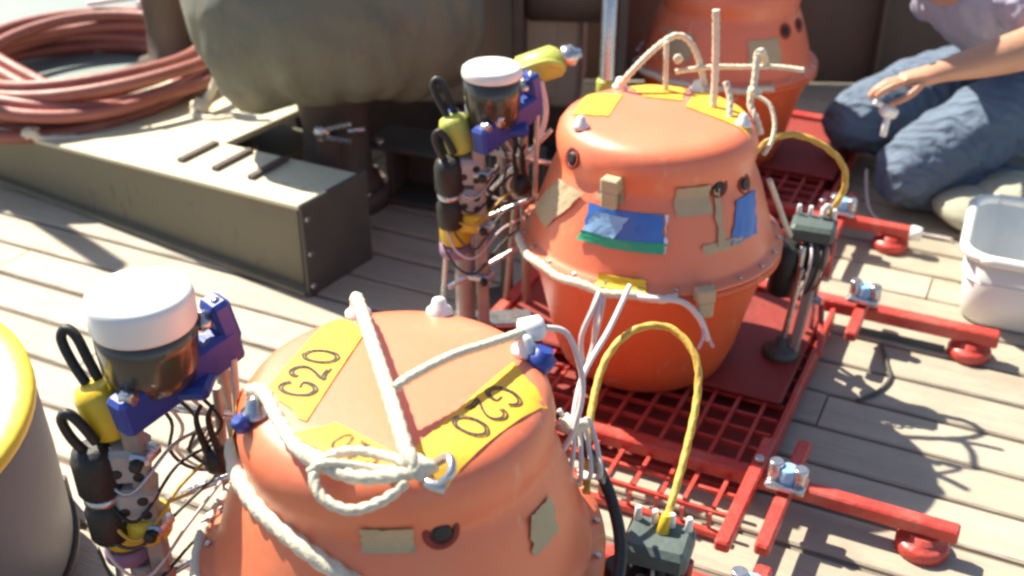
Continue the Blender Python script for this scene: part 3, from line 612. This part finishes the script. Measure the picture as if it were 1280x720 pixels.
# three hose runs climbing out of the coil to the left
for i in range(4):
    ob('hose_run', M().tube([(-.08+.05*i, -.36+.02*i, .30), (-.28+.04*i, -.22+.02*i, .36), (-.44+.03*i, .0, .42), (-.62+.02*i, .30, .50), (-1.1, .9+.06*i, .55)], .020, 12, sub=8), HOSE, coil)
rp = thing('frayed_rope', 'frayed pale rope lying along the near edge of the red hoses', 'rope', (-1.45, 3.08, .175))
for i in range(3):
    ob('rope_strand', M().tube([(-.42, .10+.01*i, .02), (-.25, .03, .02+.004*i), (-.08, .03-.02*i, .016), (.10, -.04+.012*i, .014), (.26, -.03, .012), (.40, .02+.02*i, .012)], .009, 10, twist=.8, sub=8), ROPE, rp)
ob('rope_knot', M().blob((-.18, .03, .03), (.03, .022, .02), jit=.25), ROPE, rp); ob('rope_knot', M().blob((.08, -.03, .025), (.025, .02, .018), jit=.25), ROPE, rp)
# bollard and white block
bol = thing('mooring_bollard', 'short dark brown bollard standing behind the hose coil', 'bollard', (-1.12, 3.74, .0))
ob('bollard_post', M().lathe([(.14, .17), (.14, .19), (.105, .20), (.098, .30), (.105, .50), (.13, .53), (.14, .56), (.13, .59), (.0001, .60)], 32), DARK, bol)
ob('bollard_base', M().box((0, 0, .087), (.30, .30, .17), (0, 0, ANG), .006), DGREY, bol)
wb = thing('white_bracket', 'white painted steel bracket between hoses and bollard', 'bracket', (-1.36, 3.90, .171))
ob('bracket_base', M().box((0, 0, .012), (.20, .10, .02), (0, 0, .1), .004), WHITE, wb)
ob('bracket_upright', M().box((.085, 0, .10), (.018, .09, .16), (0, 0, .1), .004), WHITE, wb)
ob('bracket_cap', M().box((.0, 0, .176), (.19, .05, .018), (0, -.12, .1), .004), WHITE, wb)
ch = thing('rope_tail', 'pale rope tail hanging in knots beside the capstan', 'rope', (-.92, 3.27, .195))
ob('rope_strand', M().tube([(.02, .03, .34), (.0, .0, .27), (.03, -.02, .20), (.05, -.03, .12), (.02, -.05, .05), (-.02, -.08, .012), (.04, -.13, .010), (.10, -.12, .010)], .013, 10, twist=.8, sub=8), ROPE, ch)
ob('rope_knot', M().blob((.04, -.025, .17), (.032, .026, .03), jit=.25), ROPE, ch); ob('rope_knot', M().blob((.0, -.07, .03), (.03, .026, .02), jit=.25), ROPE, ch)
stn = thing('stanchion', 'tall grey stanchion on the deck just outside the left edge', 'stanchion', (-1.97, 3.52, .001))
ob('stanchion_tube', M().cyl((0, 0, 0), (0, 0, 1.54), .036, .034), STEEL, stn); ob('stanchion_flange', M().lathe([(.08, .0), (.08, .012), (.04, .02)], 24), STEEL, stn)
# ------------------------------------------------------------ capstan
cap = thing('covered_capstan', 'wide rounded grey-green cover draped over a dark pedestal beside the beam', 'capstan', (-.50, 3.03, 0))
cm = M(); vs = []; SG = 96
cprof = [(.135, .375), (.185, .345), (.235, .365), (.285, .425), (.318, .51), (.325, .62), (.30, .74), (.25, .83), (.20, .86), (.0001, .875)]
for j_, (r_, z_) in enumerate(cprof):
    for i_ in range(SG):
        a = 2*math.pi*i_/SG; lowf = max(0, 1-(z_-.34)/.30)
        fold = (.020*math.sin(5*a+.6)+.012*math.sin(11*a+2.1)+.007*math.sin(23*a))*lowf + .010*math.sin(3*a+z_*6)
        sag = .022*math.sin(2*a+1.0)*lowf + .010*math.sin(7*a)*lowf
        rr = r_+fold*(1 if r_ > .05 else 0); vs.append((rr*math.cos(a)*1.22+.03, rr*math.sin(a), z_-sag*(1 if j_ > 0 else .2)))
cm.add(vs, [(j_*SG+i_, j_*SG+(i_+1) % SG, (j_+1)*SG+(i_+1) % SG, (j_+1)*SG+i_) for j_ in range(len(cprof)-1) for i_ in range(SG)], True)
ob('canvas_cover', cm, CAPST, cap)
ob('capstan_pedestal', M().lathe([(.125, .056), (.120, .07), (.098, .10), (.092, .24), (.105, .32), (.115, .344)], 40), DARK, cap)
ob('capstan_base', M().lathe([(.145, .001), (.145, .045), (.138, .054), (.13, .0555)], 40), DARK, cap)
for a in range(0, 360, 45):
    a = R(a); ob('pedestal_bolt', arm_bolt(M(), (.132*math.cos(a), .132*math.sin(a), .054), r=.010, l=.012), STEEL, cap)
pawl = thing('steel_pawl', 'small bright forked steel pawl lying in the shade under the capstan', 'pawl', (-.47, 2.86, .045))
ob('pawl_arm', M().bar((-.03, 0, .245), (.04, .0, .262), .022, .014, .003).bar((-.03, 0, .222), (.04, 0, .210), .022, .014, .003).blob((-.038, 0, .234), (.022, .016, .024), jit=.05).cyl((.03, .01, .236), (.075, .012, .240), .009), STEEL, pawl)
ob('pawl_stand', M().box((-.03, .03, .0875), (.06, .05, .261), None, .004), DARK, pawl)
# olive cabinet and dark pieces behind
cab = thing('olive_cabinet', 'flat olive-brown steel cabinet standing in shade behind the capstan', 'cabinet', (-.27, 3.42, 0), -.12)
ob('cabinet_body', M().box((0, .18, .65), (.96, .36, 1.0), None, .012), OLIVE, cab)
ob('cabinet_skid', M().box((0, .18, .074), (.88, .32, .146), None, .004), DARK, cab)
ob('cabinet_door', M().box((-.21, -.006, .60), (.40, .012, .82), None, .003), OLIVE, cab)
ob('cabinet_door', M().box((.21, -.006, .60), (.40, .012, .82), None, .003), OLIVE, cab)
ob('door_handle', M().bar((.03, -.03, .56), (.03, -.03, .66), .012, .012, .002, up=(1, 0, 0)), STEEL, cab)
fb = thing('foot_block', 'low dark steel channel block with a bright bolt beside the beam end', 'block', (-.16, 3.02, 0), -.35)
ob('block_body', M().box((0, .06, .09), (.50, .03, .178), None, .004).box((0, .0, .168), (.50, .16, .016), None, .003).box((0, .0, .010), (.50, .18, .016), None, .003), DGREY, fb)
ob('block_rib', M().box((-.18, -.01, .09), (.014, .11, .138), None, .002), DGREY, fb); ob('block_rib', M().box((.06, -.01, .09), (.014, .11, .138), None, .002), DGREY, fb)
ob('block_bolt', arm_bolt(M(), (-.205, -.07, .176), r=.014, l=.016), STEEL, fb)
bw = thing('steel_bulwark', 'dark brown steel bulwark across the back of the scene', 'bulwark', (1.75, 3.98, 0), -.04)
ob('bulwark_plate', M().box((0, 0, .24), (3.8, .03, .46), None, .003), DARK, bw)
ob('bulwark_rail', M().box((0, 0, .49), (3.8, .10, .035), None, .006), DARK, bw)
for i in range(9):
    ob('bulwark_rib', M().box((-1.8+i*.45, -.05, .23), (.014, .07, .44), None, .002), DARK, bw)
st_ = thing('winch_stand', 'tall dark steel winch stand between the olive cabinet and the far orange dome', 'stand', (.20, 3.35, 0), -.1)
ob('stand_cheek', M().box((-.17, 0, .36), (.03, .34, .70), None, .005), DARK, st_); ob('stand_cheek', M().box((.13, 0, .36), (.03, .34, .70), None, .005), DGREY, st_)
ob('stand_shaft', M().cyl((-.155, -.02, .52), (.115, -.02, .52), .08, seg=28), DARK, st_); ob('stand_base', M().box((-.02, 0, .008), (.40, .42, .014), None, .002), DARK, st_)

# ------------------------------------------------------------ drum at the left edge
dr = thing('yellow_rimmed_drum', 'grey drum with a broad yellow rim at the left edge', 'drum', (-1.04, 1.44, .05)); dr.rotation_euler = (R(9), R(3), 0)
R0 = .285
ob('drum_wall', M().lathe([(R0-.005, .004), (R0, .01), (R0+.004, .20), (R0+.002, .355), (R0-.004, .372)], 64), DRUMG, dr)
ob('drum_rim', M().lathe([(R0-.052, .372), (R0-.054, .384), (R0-.048, .389), (R0-.004, .388), (R0+.004, .384), (R0+.005, .368), (R0+.003, .366)], 64), DRUMY, dr)
ob('drum_groove', M().lathe([(R0-.068, .364), (R0-.06, .366), (R0-.0525, .374)], 64), DARK, dr)
ob('drum_lid', M().lathe([(R0-.068, .364), (R0-.068, .380), (R0-.078, .386), (.08, .392), (.0001, .393)], 64), WHITE, dr)
ob('drum_chock', M().bar((-.2, .22, -.045), (.2, .22, -.045), .06, .07), DARK, dr)
ob('drum_hoop', M().lathe([(R0+.004, .0), (R0+.009, .003), (R0+.009, .018), (R0+.004, .022)], 64, (0, 0, .02)), BLACK, dr)

# ------------------------------------------------------------ milky crate, cloth, thin deck wire
cr = thing('plastic_basin', 'milky white plastic basin with rolled rim at the right edge', 'basin', (1.345, 2.40, 0), -.42)
def rrect(hx_, hy, z, r_=.05, n=5):
    P = []
    for sx, sy, a0 in ((1, 1, 0), (-1, 1, 90), (-1, -1, 180), (1, -1, 270)):
        for i in range(n+1):
            a = R(a0+90*i/n); P.append(V((sx*(hx_-r_)+r_*math.cos(a), sy*(hy-r_)+r_*math.sin(a), z)))
    return P
def loft(m, rings, cap_last=True):
    vs = [p for r_ in rings for p in r_]; n = len(rings[0]); fs = []
    for j in range(len(rings)-1):
        for i in range(n): fs.append((j*n+i, j*n+(i+1) % n, (j+1)*n+(i+1) % n, (j+1)*n+i))
    if cap_last: fs.append(tuple((len(rings)-1)*n+i for i in range(n)))
    fs.append(tuple(range(n-1, -1, -1)))
    return m.add(vs, fs, True)
ob('basin_shell', loft(M(), [rrect(.222, .155, .003, .06, 8), rrect(.228, .161, .01, .06, 8), rrect(.245, .178, .185, .07, 8), rrect(.239, .172, .185, .065, 8), rrect(.222, .155, .016, .055, 8), rrect(.21, .145, .012, .05, 8)]), TRAYW, cr)
ob('basin_rim', M().tube(rrect(.247, .180, .187, .07, 8), .013, 10, closed=True, sub=3), TRAYW, cr)
ob('basin_rib', M().tube(rrect(.239, .172, .12, .067, 8), .004, 6, closed=True, sub=2), TRAYW, cr)
sk = ob('folded_cloth', M().blob((0, 0, .055), (.17, .12, .06), 24, 12, .09, (0, .05, -.3)).blob((.07, .03, .105), (.13, .09, .04), 20, 10, .12, (0, -.1, -.2)), CLOTH,
        label='bundled khaki-green cloth behind the white basin', category='cloth'); sk.location = (1.33, 2.84, 0)
wr = ob('thin_deck_wire', M().tube([(.86, 2.24, .006), (.85, 2.16, .006), (.84, 2.10, .006), (.80, 2.05, .006), (.77, 2.03, .006), (.745, 2.015, .006)], .0045, 6), DGREY,
        label='thin dark wire curling across the bare planks at right', category='wire')
ww = ob('white_lead', M().tube([(1.02, 3.02, .10), (1.01, 2.92, .03), (1.04, 2.84, .012), (1.12, 2.80, .008), (1.2, 2.76, .008)], .0045, 6), WCABLE,
        label='thin white lead hanging by the jeans towards the basin', category='lead')
db = ob('deck_scrap', M().box((.90, 2.265, .008), (.22, .012, .012), (0, 0, ANG), .002), TEAL, label='thin grey-green batten on the planks beside the upper red bar', category='batten')

# ------------------------------------------------------------ kneeling person
def skin(name, J, E_, material, parent, root=0, sub=2, **k):
    """J: list of (x, y, z, rx, ry)"""
    me = bpy.data.meshes.new(name); me.from_pydata([j[:3] for j in J], E_, []); me.materials.append(material)
    o = bpy.data.objects.new(name, me); C.objects.link(o); o.parent = parent
    for a, b in k.items(): o[a] = b
    md = o.modifiers.new('skin', 'SKIN'); md.use_smooth_shade = True; md.branch_smoothing = .4
    sv = me.skin_vertices[0].data
    for i, j in enumerate(J): sv[i].radius = (j[3], j[4] if len(j) > 4 else j[3]); sv[i].use_root = (i == root)
    if name in ('shirt', 'jeans'): sub = 4
    sb = o.modifiers.new('smooth', 'SUBSURF'); sb.levels = sub; sb.render_levels = sub
    if name in ('shirt', 'jeans'):
        for nm, sz, st2 in (('folds', .09, .035), ('creases', .03, .004)):
            tx = bpy.data.textures.new(nm, 'CLOUDS'); tx.noise_scale = sz; tx.noise_depth = 2
            dm = o.modifiers.new(nm, 'DISPLACE'); dm.texture = tx; dm.strength = st2; dm.mid_level = .5; dm.texture_coords = 'LOCAL'
    return o
P = thing('person', 'kneeling person in blue jeans and grey-lavender shirt reaching a bare arm to the left', 'person', (1.2, 3.15, 0))
o_ = V((1.2, 3.15, 0))
def J(x, y, z, r_, r2=None): return (x-o_.x, y-o_.y, z, r_, r2 or r_)
body = [J(1.60, 3.30, .26, .12, .13), J(1.50, 3.26, .38, .11, .12), J(1.36, 3.20, .50, .12, .13), J(1.22, 3.16, .60, .11, .11), J(1.12, 3.12, .68, .052), J(1.05, 3.09, .72, .050),
        J(1.00, 3.05, .76, .075, .085), J(.96, 3.02, .80, .085, .095), J(.93, 3.00, .85, .07, .075),
        # near arm (reaches to the left)
        J(1.33, 3.03, .60, .062), J(1.42, 2.90, .55, .068), J(1.33, 2.83, .525, .060), J(1.20, 2.79, .505, .048), J(1.075, 2.775, .478, .031, .026), J(1.02, 2.768, .468, .036, .022), J(.985, 2.765, .461, .032, .017),
        # far arm
        J(1.20, 3.30, .58, .055), J(1.42, 3.48, .46, .045), J(1.52, 3.46, .40, .036), J(1.62, 3.42, .36, .028), J(1.66, 3.40, .35, .03, .02),
        # legs
        J(1.56, 3.18, .22, .085), J(1.30, 3.02, .17, .075), J(1.10, 2.93, .10, .062), J(1.28, 2.96, .055, .05), J(1.50, 3.02, .045, .035), J(1.60, 3.04, .05, .03),
        J(1.54, 3.42, .22, .085), J(1.28, 3.36, .19, .078), J(.99, 3.20, .150, .068), J(1.22, 3.36, .06, .05), J(1.46, 3.46, .045, .035), J(1.58, 3.50, .05, .03)]
be = [(0, 1), (1, 2), (2, 3), (3, 4), (4, 5), (5, 6), (6, 7), (7, 8), (3, 9), (9, 10), (10, 11), (11, 12), (12, 13), (13, 14), (14, 15), (3, 16), (16, 17), (17, 18), (18, 19), (19, 20),
      (0, 21), (21, 22), (22, 23), (23, 24), (24, 25), (25, 26), (0, 27), (27, 28), (28, 29), (29, 30), (30, 31), (31, 32)]
fing = [((.985, 2.745, 0.461), [(.955, 2.735, 0.455), (.93, 2.735, 0.441), (.915, 2.738, 0.423)]), ((.98, 2.758, 0.458), [(.945, 2.752, 0.453), (.918, 2.752, 0.435), (.905, 2.752, 0.415)]),
        ((.98, 2.772, 0.456), [(.948, 2.770, 0.451), (.922, 2.770, 0.433), (.910, 2.768, 0.413)]), ((.985, 2.786, 0.455), [(.958, 2.788, 0.448), (.938, 2.788, 0.433), (.928, 2.785, 0.417)]),
        ((1.03, 2.745, 0.458), [(1.005, 2.725, 0.441), (.975, 2.722, 0.421), (.950, 2.730, 0.409)])]
for base, seq in fing:
    i0 = len(body); body.append(J(*base, .0105)); be.append((14 if base[0] > 1 else 15, i0))
    for kx, p in enumerate(seq): body.append(J(*p, .0098-.0012*kx)); be.append((len(body)-2, len(body)-1))
skin('body', body, be, SKIN, P, sub=2)
sh = [J(1.60, 3.30, .30, .135, .15), J(1.50, 3.26, .40, .135, .15), J(1.36, 3.20, .50, .145, .155), J(1.23, 3.16, .59, .125, .13), J(1.16, 3.13, .65, .065), J(1.33, 3.03, .60, .078), J(1.40, 2.93, .565, .072), J(1.20, 3.30, .58, .07), J(1.38, 3.44, .50, .06)]
skin('shirt', sh, [(0, 1), (1, 2), (2, 3), (3, 4), (3, 5), (5, 6), (3, 7), (7, 8)], SHIRT, P)
je = [J(1.60, 3.30, .26, .16, .16), J(1.53, 3.16, .26, .13), J(1.30, 3.02, .215, .125), J(1.10, 2.94, .125, .105), J(1.07, 2.95, .10, .092), J(1.28, 2.97, .076, .072), J(1.48, 3.02, .062, .058),
      J(1.52, 3.44, .24, .13), J(1.26, 3.34, .22, .12), J(1.00, 3.20, .165, .098), J(.99, 3.20, .140, .083), J(1.22, 3.37, .075, .068), J(1.42, 3.45, .062, .058)]
skin('jeans', je, [(0, 1), (1, 2), (2, 3), (3, 4), (4, 5), (5, 6), (0, 7), (7, 8), (8, 9), (9, 10), (10, 11), (11, 12)], JEANS, P)
ob('hair', M().blob((.955-o_.x, 3.035-o_.y, .835), (.095, .10, .095), 20, 12, .04), HAIR, P)
fm = M()
for s_ in (-1, 1): fm.blob((.885-o_.x, 2.99+.035*s_-o_.y, .79), (.012, .012, .009), jit=0)
ob('eye', fm, WHITE, P)
ob('nose', M().blob((.870-o_.x, 2.975-o_.y, .765), (.018, .012, .018), jit=0), SKIN, P)
for p in ((1.60, 3.04), (1.58, 3.50)):
    ob('shoe', M().blob((p[0]-o_.x+.02, p[1]-o_.y, .05), (.10, .045, .045), 20, 10, .03), BLACK, P)
hl = ob('white_tool', M().box((.955, 2.735, .388), (.045, .03, .028), (.2, .3, .2), .006).cyl((.955, 2.735, .373), (.950, 2.73, .323), .008).cyl((.935, 2.735, .405), (.915, 2.735, .415), .008), WHITE,
        label='small white plastic fitting held in the kneeling person\'s fingers', category='fitting')
